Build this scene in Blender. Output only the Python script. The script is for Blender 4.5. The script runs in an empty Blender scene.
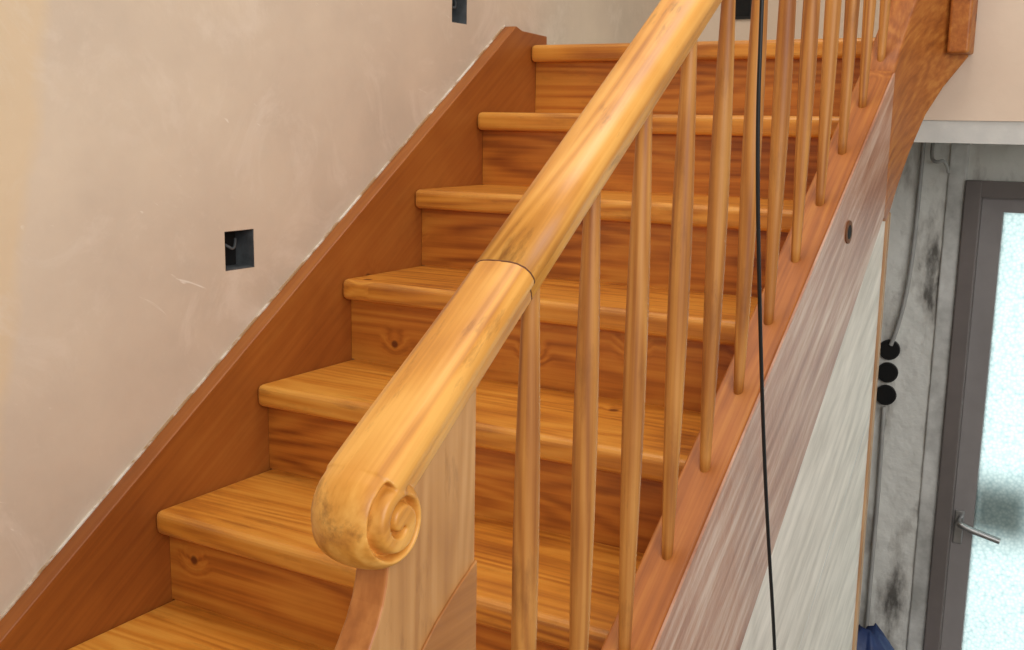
import bpy, math, random
from mathutils import Matrix, Vector, noise
random.seed(4)
R_=0.19; G=0.2803; N=0.0355; T=0.047; K=R_/G
PHI=math.atan(K)
XB=1.018; XI=0.983; XO=1.055; HB=0.085; HL=0.097
FLOOR=-8*R_
def sl(c):
    return tuple(((v/255)/12.92 if v/255<=0.04045 else ((v/255+0.055)/1.055)**2.4) for v in c)+(1,)
# ---------------- materials ----------------
def newmat(name):
    m=bpy.data.materials.new(name);m.use_nodes=True
    nt=m.node_tree;return m,nt,nt.nodes,nt.links,nt.nodes['Principled BSDF']
def wood(name,cl,cm,cd,axis='x',plane='xz',rough=0.32,knots=True,coat=0.25,blotch=0.4,kscale=4.5,fine=1.0,kthr=0.45,rings=26,rot=0.0,cont=1.0,stain=0.0,bsc=4.5,wear=0,ringmix=.68):
    m,nt,n,l,b=newmat(name)
    tc=n.new('ShaderNodeTexCoord');oi=n.new('ShaderNodeObjectInfo')
    rt=n.new('ShaderNodeMapping');rt.inputs['Rotation'].default_value=(rot,0,0);l.new(tc.outputs['Object'],rt.inputs[0])
    mul=n.new('ShaderNodeMath');mul.operation='MULTIPLY';mul.inputs[1].default_value=37.0;l.new(oi.outputs['Random'],mul.inputs[0])
    add=n.new('ShaderNodeVectorMath');add.operation='ADD';l.new(rt.outputs[0],add.inputs[0])
    cb=n.new('ShaderNodeCombineXYZ');
    for i in range(3): l.new(mul.outputs[0],cb.inputs[i])
    l.new(cb.outputs[0],add.inputs[1])
    sep=n.new('ShaderNodeSeparateXYZ');l.new(add.outputs[0],sep.inputs[0])
    kc=n.new('ShaderNodeCombineXYZ');l.new(sep.outputs[plane[0].upper()],kc.inputs[0]);l.new(sep.outputs[plane[1].upper()],kc.inputs[1])
    vo=n.new('ShaderNodeTexVoronoi');vo.voronoi_dimensions='2D';vo.inputs['Scale'].default_value=kscale;l.new(kc.outputs[0],vo.inputs['Vector'])
    sc=n.new('ShaderNodeSeparateColor');l.new(vo.outputs['Color'],sc.inputs[0])
    gt=n.new('ShaderNodeMath');gt.operation='GREATER_THAN';gt.inputs[1].default_value=kthr;l.new(sc.outputs[0],gt.inputs[0])
    kr=n.new('ShaderNodeMapRange');kr.inputs['From Min'].default_value=0.06;kr.inputs['From Max'].default_value=0.025;kr.inputs['To Max'].default_value=.9;kr.interpolation_type='SMOOTHSTEP';l.new(vo.outputs['Distance'],kr.inputs['Value'])
    km=n.new('ShaderNodeMath');km.operation='MULTIPLY';l.new(gt.outputs[0],km.inputs[0]);l.new(kr.outputs[0],km.inputs[1])
    wr=n.new('ShaderNodeMapRange');wr.inputs['From Min'].default_value=0.26;wr.inputs['From Max'].default_value=0.0;wr.inputs['To Max'].default_value=0.022 if knots else 0.0;wr.interpolation_type='SMOOTHSTEP';l.new(vo.outputs['Distance'],wr.inputs['Value'])
    wm=n.new('ShaderNodeMath');wm.operation='MULTIPLY';l.new(wr.outputs[0],wm.inputs[0]);l.new(gt.outputs[0],wm.inputs[1])
    wv=n.new('ShaderNodeCombineXYZ');
    for i in range(3): l.new(wm.outputs[0],wv.inputs[i])
    ad2=n.new('ShaderNodeVectorMath');ad2.operation='ADD';l.new(add.outputs[0],ad2.inputs[0]);l.new(wv.outputs[0],ad2.inputs[1])
    mp=n.new('ShaderNodeMapping');s=[8*fine]*3;s['xyz'.index(axis)]=0.7;mp.inputs['Scale'].default_value=s;l.new(ad2.outputs[0],mp.inputs[0])
    nz=n.new('ShaderNodeTexNoise');nz.inputs['Scale'].default_value=1.0;nz.inputs['Detail'].default_value=1.5;nz.inputs['Distortion'].default_value=0.0;l.new(mp.outputs[0],nz.inputs[0])
    rm=n.new('ShaderNodeMath');rm.operation='MULTIPLY';rm.inputs[1].default_value=rings*3;l.new(nz.outputs[0],rm.inputs[0])
    rs=n.new('ShaderNodeMath');rs.operation='SINE';l.new(rm.outputs[0],rs.inputs[0])
    rr=n.new('ShaderNodeMapRange');rr.inputs['From Min'].default_value=-1;rr.inputs['From Max'].default_value=1;l.new(rs.outputs[0],rr.inputs['Value'])
    mp2=n.new('ShaderNodeMapping');s=[130*fine]*3;s['xyz'.index(axis)]=3.0;mp2.inputs['Scale'].default_value=s;l.new(ad2.outputs[0],mp2.inputs[0])
    nf=n.new('ShaderNodeTexNoise');nf.inputs['Scale'].default_value=1;nf.inputs['Detail'].default_value=3;l.new(mp2.outputs[0],nf.inputs[0])
    mx=n.new('ShaderNodeMix');mx.inputs[0].default_value=ringmix;l.new(rr.outputs[0],mx.inputs[2]);l.new(nf.outputs[0],mx.inputs[3])
    nb=n.new('ShaderNodeTexNoise');nb.inputs['Scale'].default_value=bsc;nb.inputs['Detail'].default_value=5;l.new(add.outputs[0],nb.inputs[0])
    mx2=n.new('ShaderNodeMix');mx2.inputs[0].default_value=blotch;l.new(mx.outputs[0],mx2.inputs[2]);l.new(nb.outputs[0],mx2.inputs[3])
    cr=n.new('ShaderNodeValToRGB');e=cr.color_ramp.elements;e[0].position=0.5-.17/cont;e[0].color=sl(cl);e[1].position=0.5+.2/cont;e[1].color=sl(cd)
    k=e.new(0.5);k.color=sl(cm);l.new(mx2.outputs[0],cr.inputs[0])
    last=cr.outputs[0]
    if stain:
        mp3=n.new('ShaderNodeMapping');s=[26]*3;s['xyz'.index(axis)]=6;mp3.inputs['Scale'].default_value=s;l.new(add.outputs[0],mp3.inputs[0])
        n3=n.new('ShaderNodeTexNoise');n3.inputs['Scale'].default_value=1;n3.inputs['Detail'].default_value=6;n3.inputs['Roughness'].default_value=.7;l.new(mp3.outputs[0],n3.inputs[0])
        m3=n.new('ShaderNodeMapRange');m3.inputs['From Min'].default_value=.56;m3.inputs['From Max'].default_value=.75;m3.inputs['To Max'].default_value=stain;l.new(n3.outputs[0],m3.inputs['Value'])
        mc=n.new('ShaderNodeMix');mc.data_type='RGBA';l.new(m3.outputs[0],mc.inputs[0]);l.new(last,mc.inputs[6]);mc.inputs[7].default_value=sl((104,56,18));last=mc.outputs[2]
    if knots:
        mc=n.new('ShaderNodeMix');mc.data_type='RGBA';l.new(km.outputs[0],mc.inputs[0]);l.new(last,mc.inputs[6]);mc.inputs[7].default_value=sl((98,46,14));last=mc.outputs[2]
    if wear: # worn, paler edges
        bv=n.new('ShaderNodeBevel');bv.samples=4;bv.inputs['Radius'].default_value=.012
        ge=n.new('ShaderNodeNewGeometry');dt=n.new('ShaderNodeVectorMath');dt.operation='DOT_PRODUCT';l.new(bv.outputs[0],dt.inputs[0]);l.new(ge.outputs['True Normal'],dt.inputs[1])
        mw=n.new('ShaderNodeMapRange');mw.inputs['From Min'].default_value=.995;mw.inputs['From Max'].default_value=.90;mw.inputs['To Max'].default_value=wear;l.new(dt.outputs['Value'],mw.inputs['Value'])
        mm=n.new('ShaderNodeMath');mm.operation='MULTIPLY';l.new(mw.outputs[0],mm.inputs[0]);l.new(nb.outputs[0],mm.inputs[1])
        mc=n.new('ShaderNodeMix');mc.data_type='RGBA';l.new(mm.outputs[0],mc.inputs[0]);l.new(last,mc.inputs[6]);mc.inputs[7].default_value=sl((238,188,110));last=mc.outputs[2]
    l.new(last,b.inputs['Base Color'])
    b.inputs['Roughness'].default_value=rough;b.inputs['Coat Weight'].default_value=coat;b.inputs['Coat Roughness'].default_value=0.35
    bp=n.new('ShaderNodeBump');bp.inputs['Strength'].default_value=0.12;bp.inputs['Distance'].default_value=0.002;l.new(nf.outputs[0],bp.inputs['Height']);l.new(bp.outputs[0],b.inputs['Normal'])
    return m
M_tread=wood('varnished_pine_tread',(220,154,62),(204,130,42),(152,82,22),'x','xy',0.42,kthr=0.78,coat=.15,bsc=3,blotch=.55,wear=1.0,stain=.45)
M_riser=wood('varnished_pine_riser',(206,136,50),(188,112,36),(138,70,17),'x','xz',0.46,kthr=.5,coat=.1,bsc=3,blotch=.5,kscale=5,stain=.35)
M_strL=wood('varnished_pine_stringer',(172,106,42),(156,88,30),(126,64,19),'y','yz',0.46,kthr=0.85,rot=-PHI,coat=.1,bsc=3,blotch=.6,cont=.75,stain=.3,ringmix=.85)
M_strR=wood('varnished_pine_outer_string',(188,120,50),(168,96,34),(134,70,20),'y','yz',0.5,kthr=0.95,rot=-PHI,coat=.0,stain=.25,ringmix=.8)
M_rail=wood('golden_oak_handrail',(228,166,80),(210,142,56),(168,100,32),'y','yz',0.44,knots=False,blotch=0.6,fine=1.3,rot=-PHI,coat=.08,stain=.9,cont=1.2)
M_bal=wood('turned_beech_baluster',(200,138,66),(180,116,48),(146,84,32),'z','yz',0.5,knots=False,blotch=0.4,fine=1.5,coat=0.0,stain=.5)
M_newel=wood('pale_newel_board',(202,150,94),(186,132,76),(156,102,54),'z','yz',0.5,knots=False,blotch=0.6,coat=0.05,cont=.9,stain=.6)
M_newel2=wood('pale_newel_board_lower',(194,136,76),(178,118,60),(150,92,42),'y','yz',0.5,knots=False,blotch=0.5,coat=0.05,stain=.3)
M_newelE=wood('newel_edge',(190,120,58),(172,102,44),(144,80,30),'z','yz',0.5,knots=False,coat=.1)
M_trim=wood('panel_edge_trim_wood',(196,158,118),(180,138,98),(150,108,70),'z','yz',0.6,knots=False,coat=0)
def noisemat(name,c1,c2,scale=3,rough=0.8,bump=0.1,bs=60,p1=.35,p2=.65,c3=None,detail=6,metal=0,stretch=None,scratch=None,patch=None):
    m,nt,n,l,b=newmat(name)
    tc=n.new('ShaderNodeTexCoord');src=tc.outputs['Object']
    if stretch:
        m1=n.new('ShaderNodeMapping');m1.inputs['Rotation'].default_value=stretch[1];l.new(src,m1.inputs[0])
        mp=n.new('ShaderNodeMapping');mp.inputs['Scale'].default_value=stretch[0];l.new(m1.outputs[0],mp.inputs[0]);src=mp.outputs[0]
    nz=n.new('ShaderNodeTexNoise');nz.inputs['Scale'].default_value=scale;nz.inputs['Detail'].default_value=detail;nz.inputs['Roughness'].default_value=0.6;l.new(src,nz.inputs[0])
    cr=n.new('ShaderNodeValToRGB');e=cr.color_ramp.elements;e[0].position=p1;e[0].color=sl(c1);e[1].position=p2;e[1].color=sl(c2)
    if c3: k=e.new((p1+p2)/2);k.color=sl(c3)
    l.new(nz.outputs[0],cr.inputs[0]);last=cr.outputs[0]
    if patch: # yellower tint left of an irregular edge on the wall
        sp_=n.new('ShaderNodeSeparateXYZ');l.new(tc.outputs['Object'],sp_.inputs[0])
        a1=n.new('ShaderNodeMath');a1.operation='MULTIPLY_ADD';a1.inputs[1].default_value=-.20;a1.inputs[2].default_value=.318;l.new(sp_.outputs['Z'],a1.inputs[0])
        a2=n.new('ShaderNodeMath');a2.operation='ADD';l.new(sp_.outputs['Y'],a2.inputs[0]);l.new(a1.outputs[0],a2.inputs[1])
        nn=n.new('ShaderNodeTexNoise');nn.inputs['Scale'].default_value=7;nn.inputs['Detail'].default_value=4;l.new(tc.outputs['Object'],nn.inputs[0])
        a3=n.new('ShaderNodeMath');a3.operation='MULTIPLY_ADD';a3.inputs[1].default_value=.08;l.new(nn.outputs[0],a3.inputs[0]);l.new(a2.outputs[0],a3.inputs[2])
        mr=n.new('ShaderNodeMapRange');mr.inputs['From Min'].default_value=.05;mr.inputs['From Max'].default_value=.02;mr.inputs['To Max'].default_value=.5;l.new(a3.outputs[0],mr.inputs['Value'])
        mc=n.new('ShaderNodeMix');mc.data_type='RGBA';l.new(mr.outputs[0],mc.inputs[0]);l.new(last,mc.inputs[6]);mc.inputs[7].default_value=sl(patch);last=mc.outputs[2]
    if scratch: # trowelled filler patches + few marks
        ns=n.new('ShaderNodeTexNoise');ns.inputs['Scale'].default_value=4;ns.inputs['Detail'].default_value=12;ns.inputs['Roughness'].default_value=.72;ns.inputs['Distortion'].default_value=1.4;l.new(tc.outputs['Object'],ns.inputs[0])
        mr=n.new('ShaderNodeMapRange');mr.inputs['From Min'].default_value=.52;mr.inputs['From Max'].default_value=.66;mr.inputs['To Max'].default_value=.5;l.new(ns.outputs[0],mr.inputs['Value'])
        mc=n.new('ShaderNodeMix');mc.data_type='RGBA';l.new(mr.outputs[0],mc.inputs[0]);l.new(last,mc.inputs[6]);mc.inputs[7].default_value=sl(scratch);last=mc.outputs[2]
        ms=n.new('ShaderNodeMapping');ms.inputs['Rotation'].default_value=(.5,0,0);l.new(tc.outputs['Object'],ms.inputs[0])
        ms2=n.new('ShaderNodeMapping');ms2.inputs['Scale'].default_value=(1,5,22);l.new(ms.outputs[0],ms2.inputs[0])
        ns=n.new('ShaderNodeTexNoise');ns.inputs['Scale'].default_value=1.6;ns.inputs['Detail'].default_value=5;ns.inputs['Distortion'].default_value=1.5;l.new(ms2.outputs[0],ns.inputs[0])
        mr=n.new('ShaderNodeMapRange');mr.inputs['From Min'].default_value=.70;mr.inputs['From Max'].default_value=.76;mr.inputs['To Max'].default_value=.7;l.new(ns.outputs[0],mr.inputs['Value'])
        mc=n.new('ShaderNodeMix');mc.data_type='RGBA';l.new(mr.outputs[0],mc.inputs[0]);l.new(last,mc.inputs[6]);mc.inputs[7].default_value=sl((244,236,222));last=mc.outputs[2]
    l.new(last,b.inputs['Base Color']);b.inputs['Roughness'].default_value=rough;b.inputs['Metallic'].default_value=metal
    n2=n.new('ShaderNodeTexNoise');n2.inputs['Scale'].default_value=bs;n2.inputs['Detail'].default_value=4;l.new(tc.outputs['Object'],n2.inputs[0])
    bp=n.new('ShaderNodeBump');bp.inputs['Strength'].default_value=bump;bp.inputs['Distance'].default_value=0.01;l.new(n2.outputs[0],bp.inputs['Height']);l.new(bp.outputs[0],b.inputs['Normal'])
    return m
M_wall=noisemat('peach_plaster',(220,202,178),(196,180,160),2.0,0.75,0.15,26,.3,.7,(210,192,170),detail=10,scratch=(226,211,192),patch=(226,198,154))
M_wall2=noisemat('peach_plaster_bright',(228,208,186),(214,192,170),1.6,0.8,0.08,40)
M_rough=noisemat('bare_cement_plaster',(104,100,94),(226,224,216),4,0.9,0.9,22,.36,.52,(192,188,180),detail=13,stretch=((2.2,1,.8),(0,0,0)))
M_plast=noisemat('grey_plaster_strip',(220,218,212),(168,166,160),9,0.9,0.4,30,detail=8)
M_white=noisemat('whitewashed_panel',(240,230,216),(208,198,184),5,0.65,0.10,50,stretch=((1,1,7),(-.595,0,0)),detail=9)
M_wash=noisemat('stripped_outer_string',(150,92,62),(214,182,160),3.0,0.38,0.12,80,.34,.70,(184,134,106),stretch=((1,1.0,14),(-0.595,0,0)),detail=10)
M_lintel=noisemat('white_lintel',(214,212,204),(190,190,186),5,0.8,0.1)
M_floor=noisemat('concrete_floor',(150,142,132),(120,114,106),3,0.85,0.2)
M_steel=noisemat('grey_painted_frame',(122,112,108),(106,98,94),4,0.5,0.03)
M_steel2=noisemat('grey_painted_door_leaf',(150,144,142),(136,130,128),4,0.5,0.03)
M_black=noisemat('black_plastic',(14,14,14),(22,22,22),10,0.45,0.02)
M_hole=noisemat('dark_cavity',(10,9,8),(20,18,16),10,0.9,0.1)
M_box=noisemat('grey_box_lining',(92,96,98),(60,62,64),20,0.6,0.1)
M_blue=noisemat('blue_tarpaulin',(40,62,112),(28,44,86),10,0.5,0.6,14)
M_metal=noisemat('brushed_steel',(190,190,188),(160,160,160),10,0.3,0.02,metal=0.9)
M_caulk=noisemat('white_caulk',(222,212,198),(170,134,96),14,0.8,0.3,p1=.42,p2=.55)
M_dark=noisemat('dark_joint',(122,72,30),(100,56,22),10,0.7,0.0)
M_wire=noisemat('grey_cable_sheath',(176,174,168),(150,148,144),10,0.5,0.0)
m,nt,n,l,b=newmat('frosted_glass')
tc=n.new('ShaderNodeTexCoord');vz=n.new('ShaderNodeTexVoronoi');vz.inputs['Scale'].default_value=110;l.new(tc.outputs['Object'],vz.inputs[0])
cr=n.new('ShaderNodeValToRGB');cr.color_ramp.elements[0].color=sl((228,236,234));cr.color_ramp.elements[1].color=sl((180,198,200));l.new(vz.outputs['Distance'],cr.inputs[0])
tr=n.new('ShaderNodeBsdfTranslucent');l.new(cr.outputs[0],tr.inputs[0])
mxs=n.new('ShaderNodeMixShader');mxs.inputs[0].default_value=0.85;l.new(b.outputs[0],mxs.inputs[1]);l.new(tr.outputs[0],mxs.inputs[2])
b.inputs['Roughness'].default_value=0.25;l.new(cr.outputs[0],b.inputs['Base Color'])
l.new(mxs.outputs[0],n['Material Output'].inputs[0]);M_glass=m
# ---------------- helpers ----------------
col=bpy.context.scene.collection
def empty(name):
    o=bpy.data.objects.new(name,None);col.objects.link(o);return o
def mesh(name,vs,fs,mat,parent=None,smooth=False,bevel=0,seg=3):
    me=bpy.data.meshes.new(name);me.from_pydata([tuple(v) for v in vs],[],fs);me.update()
    import bmesh
    bm=bmesh.new();bm.from_mesh(me);bmesh.ops.recalc_face_normals(bm,faces=bm.faces);bm.to_mesh(me);bm.free()
    o=bpy.data.objects.new(name,me);col.objects.link(o);me.materials.append(mat)
    if parent: o.parent=parent
    if smooth:
        for p in me.polygons:p.use_smooth=True
    if bevel:
        md=o.modifiers.new('b','BEVEL');md.width=bevel;md.segments=seg;md.limit_method='ANGLE'
    return o
def box(name,x0,x1,y0,y1,z0,z1,mat,parent=None,bevel=0,seg=3):
    vs=[(x,y,z) for x in (x0,x1) for y in (y0,y1) for z in (z0,z1)]
    fs=[(0,1,3,2),(4,6,7,5),(0,4,5,1),(2,3,7,6),(0,2,6,4),(1,5,7,3)]
    return mesh(name,vs,fs,mat,parent,bevel=bevel,seg=seg)
def prism(name,poly,x0,x1,mat,parent=None,bevel=0,seg=3):
    k=len(poly);vs=[(x0,y,z) for y,z in poly]+[(x1,y,z) for y,z in poly]
    fs=[tuple(range(k)),tuple(range(2*k-1,k-1,-1))]+[(i,(i+1)%k,(i+1)%k+k,i+k) for i in range(k)]
    return mesh(name,vs,fs,mat,parent,bevel=bevel,seg=seg)
def loft(name,rings,mat,parent=None,smooth=True,cap=True):
    k=len(rings[0]);vs=[v for r in rings for v in r];fs=[]
    for j in range(len(rings)-1):
        for i in range(k):
            fs.append((j*k+i,j*k+(i+1)%k,(j+1)*k+(i+1)%k,(j+1)*k+i))
    if cap: fs+= [tuple(range(k)),tuple(range(len(vs)-k,len(vs)))]
    return mesh(name,vs,fs,mat,parent,smooth)
def tube(name,pts,r,mat,parent=None,radii=None,kind='NURBS'):
    cu=bpy.data.curves.new(name,'CURVE');cu.dimensions='3D';cu.bevel_depth=r;cu.bevel_resolution=4;cu.use_fill_caps=True
    sp=cu.splines.new(kind);sp.points.add(len(pts)-1)
    for i,p in enumerate(pts):
        sp.points[i].co=(*p,1)
        if radii: sp.points[i].radius=radii[i]
    if kind=='NURBS': sp.order_u=3;sp.use_endpoint_u=True;sp.resolution_u=10
    o=bpy.data.objects.new(name,cu);col.objects.link(o);cu.materials.append(mat)
    dg=bpy.context.evaluated_depsgraph_get();me=bpy.data.meshes.new_from_object(o.evaluated_get(dg))
    bpy.data.objects.remove(o);o2=bpy.data.objects.new(name,me);col.objects.link(o2)
    if not me.materials: me.materials.append(mat)
    for p in me.polygons:p.use_smooth=True
    if parent:o2.parent=parent
    return o2
# ---------------- staircase ----------------
st=empty('staircase')
for k in range(-7,6):
    y=k*G;z=k*R_
    yb=y+G+N+0.018
    box('tread_%d'%(k+8),0.0,XI,y,yb if k<5 else y+0.16,z-T,z,M_tread,st,bevel=0.013,seg=4)
for k in range(-8,5):
    y=(k+1)*G+N;z=k*R_
    box('riser_%d'%(k+9),0.001,XI-0.001,y,y+0.018,z,(k+1)*R_-T+0.002,M_riser,st)
def pz(y): return y*K
ys=-7*G-0.12
prism('wall_stringer',[(ys,FLOOR),(ys,pz(ys)+HL),(1.325,pz(1.325)+HL),(1.36,.985),(1.50,.98),(1.50,.70),(1.42,.70),(ys+.25,FLOOR)],-0.038,0.0,M_strL,st,bevel=0.003)
prism('stringer_caulk',[(ys,pz(ys)+HL-.004),(ys,pz(ys)+HL+.003),(1.325,pz(1.325)+HL+.003),(1.325,pz(1.325)+HL-.004)],-0.04,-0.035,M_caulk,st)
def bot(y): return pz(y)-.366+.118*y
ysr=-7*G-0.1
yl=[ysr+ (1.15-ysr)*i/12 for i in range(13)]
prism('outer_stringer',[(y,pz(y)+HB) for y in yl]+[(y,bot(y)) for y in yl[::-1] if bot(y)>FLOOR+0.02],XI,XO-0.004,M_strR,st,bevel=0.004)
prism('outer_stringer_face',[(y,pz(y)+HB-.006) for y in yl]+[(y,bot(y)) for y in yl[::-1] if bot(y)>FLOOR+0.02],XO-0.004,XO,M_wash,st)
y0p=(FLOOR+.366)/(K+.118)
prism('understairs_panel',[(y0p,FLOOR),(1.2,FLOOR),(1.2,bot(1.15)+.01),(1.15,bot(1.15)+.01)],XO-.035,XO-.008,M_white,st)
prism('panel_board_seam',[(0.30,-.62),(1.19,.08),(1.19,.083),(0.30,-.617)],XO-.009,XO-.0074,M_lintel,st)
box('panel_end_trim',XO-.04,XO-.002,1.2,1.228,FLOOR,.55,M_trim,st,bevel=0.004)
pl=[(1.055,1.14),(1.056,1.18),(1.062,1.225),(1.074,1.27),(1.094,1.315),(1.122,1.35),(1.165,1.385)]
tops=[.858,.905,.975,1.06,1.16,1.25,1.30];bots=[bot(1.14),.53,.60,.68,.765,.83,.90]
rings=[]
for i,(x,y) in enumerate(pl):
    a=Vector(pl[max(i-1,0)]);c=Vector(pl[min(i+1,len(pl)-1)]);d=(c-a).normalized();nrm=Vector((-d.y,d.x))*0.068
    xi,yi=x+nrm.x,y+nrm.y
    rings.append([(x,y,bots[i]),(x,y,tops[i]),(xi,yi,tops[i]),(xi,yi,bots[i])])
w=loft('stringer_wreath',rings,M_strR,st,smooth=False)
for p in w.data.polygons:p.use_smooth=True
md=w.modifiers.new('b','BEVEL');md.width=.006;md.segments=3;md.limit_method='ANGLE';md.angle_limit=math.radians(50)
box('wreath_end_block',1.125,1.172,1.325,1.40,.905,1.32,M_strR,st,bevel=.006)
def disc(name,c,r,x0,x1,mat,parent,ry=1.0,seg=24):
    rings=[[(x,c[0]+r*math.cos(a*2*math.pi/seg)*ry,c[1]+r*math.sin(a*2*math.pi/seg)) for a in range(seg)] for x in (x0,x1)]
    return loft(name,rings,mat,parent,smooth=False)
disc('stringer_bolt_hole_rim',(.832,.534),.023,XO-.002,XO+.003,M_dark,st)
disc('stringer_bolt_hole',(.832,.534),.014,XO,XO+.0036,M_hole,st)
# ---------------- railing ----------------
rl=empty('stair_railing')
phi=PHI;cs,sn=math.cos(phi),math.sin(phi)
DC=(-.647,.395)
XC=XB-.002
def sp(s,p): return (DC[0]+s*cs-p*sn, DC[1]+s*sn+p*cs)
half=[(0,.0475),(.012,.0472),(.022,.0456),(.030,.0412),(.0348,.0345),(.0366,.0275),(.0358,.0215),(.0330,.0180),(.0296,.0166),(.0276,.0130),(.0270,.006),(.0250,-.002),(.0200,-.008),(.0100,-.011),(0,-.0115)]
prof=half+[(-a,b) for a,b in half[-2:0:-1]]
def rring(s,grow=0):
    u=max(0,1-s/.26);u=u*u*(3-2*u)
    o=[]
    for a,b in prof:
        xx=a*(.97+.11*u);pp=b*(1+ (.0*u if b<.018 else .06*u))
        if grow: xx+=math.copysign(grow,a) if a else 0; pp+=grow if b>.018 else -grow
        y,z=sp(s,pp);o.append((XC+xx,y,z))
    return o
sj=(-.405-DC[0])/cs
L1=[.012+(sj-.012)*i/20 for i in range(21)]
L2=[sj+.0001+ (2.35-sj)*i/14 for i in range(15)]
loft('handrail',[rring(s) for s in L2],M_rail,rl)
loft('handrail_joint',[rring(sj-.0008,.00005),rring(sj+.0010,.00005)],M_dark,rl)
HW=.0396
def Rout(th):
    al=math.degrees(math.radians(90)+phi-th);al=(al+180)%360-180
    if al<0:
        v=-al
        return .0503-.0043*min(1,v/60)
    if al<=18: return .0503/math.cos(math.radians(al))
    if al<=55: return .0529+(.0405-.0529)*((al-18)/37)
    return .0405+.0055*((al-55)/125)
TOT=math.radians(600);T0=math.radians(78)
def rgv(u): return .0345*(1-u/TOT)**.9+.0045
def sideoff(th,r):
    best=0
    for k in range(-1,3):
        u=(th%(2*math.pi))+k*2*math.pi-T0
        if u<0 or u>TOT: continue
        d=r-rgv(u);w=.0034*(1-.45*u/TOT)
        g=math.exp(-(d/w)**2)*min(1,u/.35)
        best=max(best,g)
    return best
NT,NR=144,64
vs=[];fs=[]
def prof_x(th,r):
    R=Rout(th);rd=.024;u=max(0,(r-(R-rd))/rd)
    x=HW*max(0,1-u**2.3)**(1/2.3)
    if x>.010: x-=.015*sideoff(th,r)
    return x
for sg in (1,-1):
    base=len(vs)
    for j in range(NR+1):
        q=j/NR;q=1-(1-q)**1.35
        for i in range(NT):
            th=2*math.pi*i/NT;r=Rout(th)*q
            vs.append((XC+sg*prof_x(th,r),DC[0]+r*math.cos(th),DC[1]+r*math.sin(th)))
    for j in range(NR):
        for i in range(NT):
            a=base+j*NT+i;b_=base+j*NT+(i+1)%NT
            fs.append((a,b_,b_+NT,a+NT) if sg==1 else (a,a+NT,b_+NT,b_))
rg_=[rring(s) for s in L1];kk=len(prof);base=len(vs)
for r in rg_: vs+=r
for j in range(len(rg_)-1):
    for i in range(kk): fs.append((base+j*kk+i,base+j*kk+(i+1)%kk,base+(j+1)*kk+(i+1)%kk,base+(j+1)*kk+i))
fs+=[tuple(base+i for i in range(kk)),tuple(base+(len(rg_)-1)*kk+i for i in range(kk))]
sc_=mesh('handrail_scroll_end',vs,fs,M_rail,rl,True)
import bmesh
bm=bmesh.new();bm.from_mesh(sc_.data);bmesh.ops.remove_doubles(bm,verts=bm.verts,dist=.00003);bmesh.ops.recalc_face_normals(bm,faces=bm.faces);bm.to_mesh(sc_.data);bm.free()
rmd=sc_.modifiers.new('fuse','REMESH');rmd.mode='VOXEL';rmd.voxel_size=.0010;rmd.use_smooth_shade=True
smd=sc_.modifiers.new('sm','SMOOTH');smd.iterations=8;smd.factor=.5
# newel board
x0,x1=XB-.018,XB+.018
poly=[(-.50,pz(-.50)+HB-.01),(-.50,pz(-.5)+.828),(-.60,pz(-.6)+.828),(-.630,.375),(-.640,.362),(-.643,.348),(-.646,.332),(-.651,.316),(-.659,.30),(-.670,.284),(-.684,.266),(-.697,.242),(-.706,.21),(-.712,.15),(-.714,.05),(-.714,pz(-.71)+HB-.01)]
nb=prism('newel_board',poly,x0,x1,M_newel,rl,bevel=.003)
nb.data.materials.append(M_newelE)
for p in nb.data.polygons:
    if abs(p.normal.x)<.5: p.material_index=1
prism('newel_board_foot',[(-.501,pz(-.5)+HB-.01),(-.501,.308),(-.535,.291),(-.57,.270),(-.60,.246),(-.62,.22),(-.635,.15),(-.64,0),(-.64,pz(-.64)+HB-.01)],x1,x1+.003,M_newel2,rl,bevel=.001)
for i in range(12):
    y=-.3666+.1395*i
    zb=pz(y)+HB-.012;zt=pz(y)+.833
    pf=[(0,.0078),(.03,.0085),(.15,.0106),(.3,.0130),(.45,.0147),(.58,.0150),(.7,.0142),(.82,.0124),(.93,.0102),(1,.0092)]
    rings=[]
    for j in range(25):
        t=j/24
        for q in range(len(pf)-1):
            if pf[q][0]<=t<=pf[q+1][0]+1e-9:
                f=(t-pf[q][0])/(pf[q+1][0]-pf[q][0]);rad=pf[q][1]*(1-f)+pf[q+1][1]*f;break
        rings.append([(XB+rad*math.cos(a*math.pi/9),y+rad*math.sin(a*math.pi/9),zb+(zt-zb)*t) for a in range(18)])
    loft('baluster_%d'%(i+1),rings,M_bal,rl)
# ---------------- cable ----------------
tube('hanging_cable',[(1.10,-.02,3.3),(1.092,.03,2.2),(1.09,.10,1.2),(1.09,.124,.904),(1.088,.14,.72),(1.09,.199,.439),(1.09,.28,.15),(1.09,.397,-.174),(1.092,.50,-.6),(1.10,.56,-1.1),(1.12,.60,FLOOR+.004)],.003,M_black)
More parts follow.
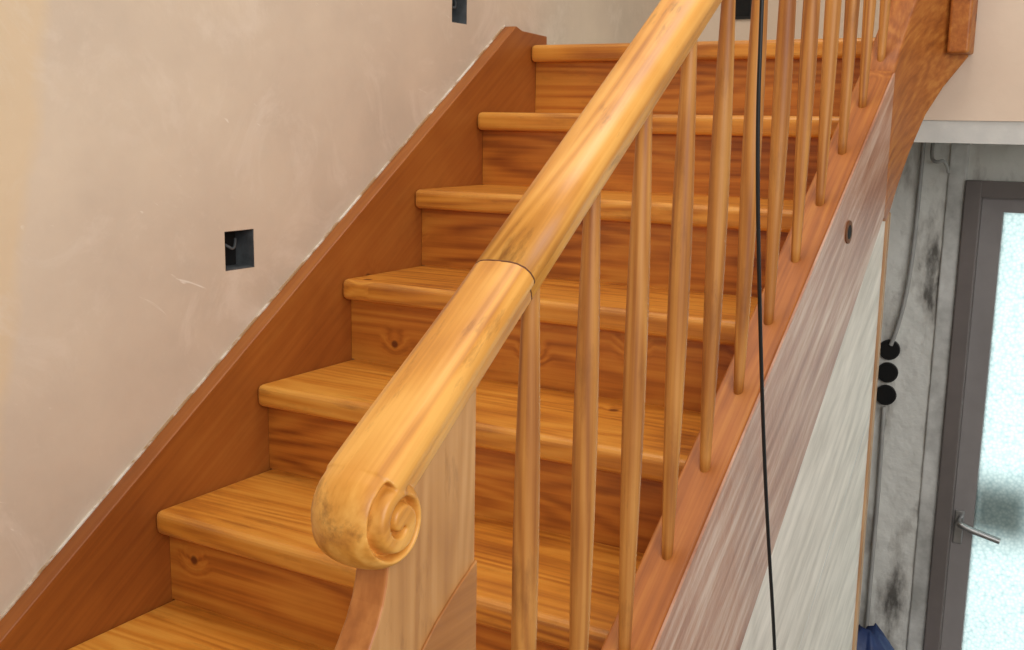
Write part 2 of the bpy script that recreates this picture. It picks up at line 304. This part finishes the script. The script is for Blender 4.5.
# ---------------- room ----------------
def wall_x(name,x,t,y0,y1,z0,z1,holes,mat):
    ysx=sorted({y0,y1}|{v for h in holes for v in h[:2]});zs=sorted({z0,z1}|{v for h in holes for v in h[2:]})
    vs=[];fs=[]
    def q(a,b,c,d):
        i=len(vs);vs.extend([a,b,c,d]);fs.append((i,i+1,i+2,i+3))
    for a in range(len(ysx)-1):
        for b in range(len(zs)-1):
            ym=(ysx[a]+ysx[a+1])/2;zm=(zs[b]+zs[b+1])/2
            if any(h[0]<ym<h[1] and h[2]<zm<h[3] for h in holes): continue
            q((x,ysx[a],zs[b]),(x,ysx[a+1],zs[b]),(x,ysx[a+1],zs[b+1]),(x,ysx[a],zs[b+1]))
    q((x-t,y0,z0),(x-t,y0,z1),(x-t,y1,z1),(x-t,y1,z0))
    q((x,y0,z0),(x,y0,z1),(x-t,y0,z1),(x-t,y0,z0));q((x,y1,z0),(x-t,y1,z0),(x-t,y1,z1),(x,y1,z1))
    q((x,y0,z1),(x,y1,z1),(x-t,y1,z1),(x-t,y0,z1));q((x,y0,z0),(x-t,y0,z0),(x-t,y1,z0),(x,y1,z0))
    me=bpy.data.meshes.new(name);me.from_pydata(vs,[],fs);me.update();o=bpy.data.objects.new(name,me);col.objects.link(o);me.materials.append(mat);return o
bx=[(.245,.328,.428,.508),(1.065,1.135,.985,1.065)]
wall_x('wall_left',-.04,.16,-3.2,2.72,FLOOR,3.4,bx,M_wall)
for i,h in enumerate(bx):
    e=empty('electrical_box')
    a,b_,c,d=h;xf=-.0405;xb_=-.09
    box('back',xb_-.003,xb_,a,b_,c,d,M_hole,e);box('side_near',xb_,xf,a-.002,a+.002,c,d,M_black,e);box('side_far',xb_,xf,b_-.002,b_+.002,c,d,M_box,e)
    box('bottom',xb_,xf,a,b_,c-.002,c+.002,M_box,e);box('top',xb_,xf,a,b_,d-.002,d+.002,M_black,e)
    tube('wire',[(xb_,a+.02,c+.06),(xb_+.02,a+.03,c+.05),(xb_+.03,a+.05,c+.035),(xb_+.02,a+.06,c+.06)],.003,M_box,e)
box('wall_back',-.04,3.2,2.6,2.72,.95,3.4,M_wall2)
e=empty('electrical_box');box('frame',.155,.235,2.592,2.60,1.115,1.20,M_black,e);box('cavity',.165,.225,2.59,2.593,1.125,1.19,M_hole,e)
box('floor_landing',-.04,3.2,1.455,2.6,.76,.949,M_lintel)
box('trim_1',XI+.002,3.2,1.41,1.60,.705,.757,M_lintel)
prism2=[(XI+.004,.757),(3.2,.757),(3.2,3.4),(1.168,3.4),(1.168,.949),(XI+.004,.949)]
k=len(prism2);mesh('wall_right_upper',[(x,1.405,z) for x,z in prism2]+[(x,1.4545,z) for x,z in prism2],[tuple(range(k)),tuple(range(2*k-1,k-1,-1))]+[(i,(i+1)%k,(i+1)%k+k,i+k) for i in range(k)],M_wall2)
box('floor',-.2,3.2,-3.2,4.0,FLOOR-.1,FLOOR,M_floor)
YD=1.93;DX0,DX1,DZ=1.105,1.98,.60
def roughpanel(name,x0,x1,z0,z1,res=.02):
    nx=max(2,int((x1-x0)/res));nz=max(2,int((z1-z0)/res));vs=[];fs=[]
    for i in range(nx+1):
        for j in range(nz+1):
            x=x0+(x1-x0)*i/nx;z=z0+(z1-z0)*j/nz
            d=.012*noise.noise(Vector((x*9,z*7,1)))+.008*noise.noise(Vector((x*30,z*30,5)))
            vs.append((x,YD-abs(d),z))
    for i in range(nx):
        for j in range(nz):
            a=i*(nz+1)+j;fs.append((a,a+nz+1,a+nz+2,a+1))
    return mesh(name,vs,fs,M_rough,None,True)
wd=empty('wall_door')
for nm,a,b_,c,d in (('left_part',-.04,DX0,FLOOR,.76),('top_part',DX0,DX1,DZ,.76),('right_part',DX1,3.2,FLOOR,.76)):
    o=roughpanel('rough_'+nm,a,b_,c,d);o.parent=wd
    box('core_'+nm,a,b_,YD+.002,YD+.14,c,d,M_rough,wd)
box('plaster_strip',1.055,DX0,YD-.014,YD+.01,FLOOR,.70,M_plast,wd,.006)
wr_=empty('wall_wiring')
tube('conduit',[(.985,YD-.022,.70),(.985,YD-.024,.5),(.978,YD-.024,.3),(.955,YD-.022,.16),(.94,YD-.02,.115)],.006,M_wire,wr_)
tube('loose_end',[(1.01,YD-.02,.70),(1.012,YD-.05,.66),(1.03,YD-.07,.645),(1.055,YD-.06,.655),(1.06,YD-.04,.62)],.005,M_wire,wr_)
tube('lower_conduit',[(.935,YD-.02,-.07),(.94,YD-.022,-.3),(.935,YD-.022,-.8),(.94,YD-.02,FLOOR+.02)],.006,M_wire,wr_)
so=empty('triple_socket_box')
for i in range(3):
    seg=24;cx,cz_=.935,.031+.068*(1-i)
    def rg(r,y): return [(cx+r*math.cos(a*2*math.pi/seg),y,cz_+r*math.sin(a*2*math.pi/seg)) for a in range(seg)]
    loft('ring_%d'%(i+1),[rg(.030,YD-.014),rg(.030,YD)],M_black,so,False)
    loft('hole_%d'%(i+1),[rg(.025,YD-.015),rg(.025,YD-.0142)],M_hole,so,False)
dr=empty('door_1')
f0=YD-.03;f1=YD+.10
box('frame_left',DX0,DX0+.045,f0,f1,FLOOR,DZ,M_steel,dr,.004);box('frame_right',DX1-.045,DX1,f0,f1,FLOOR,DZ,M_steel,dr,.004)
box('frame_top',DX0+.044,DX1-.044,f0+.0005,f1,DZ-.045,DZ-.0005,M_steel,dr)
a0,a1=DX0+.044,DX1-.044
g0,g1,gz0,gz1=DX0+.10,DX1-.10,FLOOR+.35,.515
box('stile_left',a0,g0,YD,YD+.04,FLOOR+.01,DZ-.044,M_steel2,dr);box('stile_right',g1,a1,YD,YD+.04,FLOOR+.01,DZ-.044,M_steel2,dr)
box('rail_top',g0,g1,YD,YD+.04,gz1,DZ-.044,M_steel2,dr);box('rail_bottom',g0,g1,YD,YD+.04,FLOOR+.01,gz0,M_steel2,dr)
box('glass',g0,g1,YD+.018,YD+.022,gz0,gz1,M_glass,dr)
box('handle_plate',1.155,1.180,YD-.008,YD,-.45,-.35,M_metal,dr,.003)
tube('handle_lever',[(1.17,YD,-.375),(1.17,YD-.045,-.375),(1.18,YD-.052,-.378),(1.22,YD-.052,-.39),(1.285,YD-.05,-.405)],.009,M_metal,dr)
box('glass_light_blocker',1.20,1.36,YD+.075,YD+.085,-.42,-.25,M_lintel,dr)  # added slab behind the pane, blocks daylight to darken a patch of glass
rings=[]
for j in range(26):
    t=j/25;z=FLOOR+.86*t;rad=.13*(1-.25*t)*(1 if t<.85 else max(.05,(1-t)/.15)**.5)
    if j==0: rad=.12
    ring=[]
    for a in range(48):
        an=a*2*math.pi/48;rq=rad*(1+.25*noise.noise(Vector((math.cos(an)*2.5,math.sin(an)*2.5,t*6))))
        ring.append((.99+rq*math.cos(an),1.66+rq*math.sin(an),z+(.03*noise.noise(Vector((math.cos(an)*2,t*5,math.sin(an)*2))) if j>0 else 0)))
    rings.append(ring)
loft('blue_rubble_sack',rings,M_blue)
# ---------------- lights ----------------
def area(name,loc,tgt,sx,sy,pw,colr):
    L=bpy.data.lights.new(name,'AREA');L.shape='RECTANGLE';L.size=sx;L.size_y=sy;L.energy=pw;L.color=colr
    o=bpy.data.objects.new(name,L);col.objects.link(o);o.location=loc
    o.rotation_euler=(Vector(tgt)-Vector(loc)).to_track_quat('-Z','Y').to_euler();return o
area('daylight_outside_door',(1.55,3.1,-.2),(1.55,1.9,-.3),1.6,2.4,74,(1,.99,.98))
area('window_light',(3.1,-1.9,1.6),(.6,.7,.0),2.2,2.0,72,(1,.99,.97))
area('ceiling_light',(.9,.3,3.2),(.6,.4,0),1.4,1.4,40,(1,.96,.9))
wd_=bpy.data.worlds.new('w');bpy.context.scene.world=wd_;wd_.use_nodes=True
wd_.node_tree.nodes['Background'].inputs[0].default_value=(1,.99,.97,1);wd_.node_tree.nodes['Background'].inputs[1].default_value=.38
# ---------------- camera ----------------
ps,thx,ro,f=.5309,.1814,.0175,1106.9
F=Vector((-math.sin(ps)*math.cos(thx),math.cos(ps)*math.cos(thx),-math.sin(thx)))
R0=Vector((math.cos(ps),math.sin(ps),0));U0=R0.cross(F);R=R0*math.cos(ro)+U0*math.sin(ro);U=R.cross(F)
cd=bpy.data.cameras.new('camera');co=bpy.data.objects.new('camera',cd);col.objects.link(co)
co.matrix_world=Matrix(((R.x,U.x,-F.x,1.5905),(R.y,U.y,-F.y,-1.3804),(R.z,U.z,-F.z,.7359),(0,0,0,1)))
cd.sensor_width=36;cd.lens=36*f/1024;cd.clip_start=.01;bpy.context.scene.camera=co
bpy.context.scene.view_settings.view_transform='Standard'
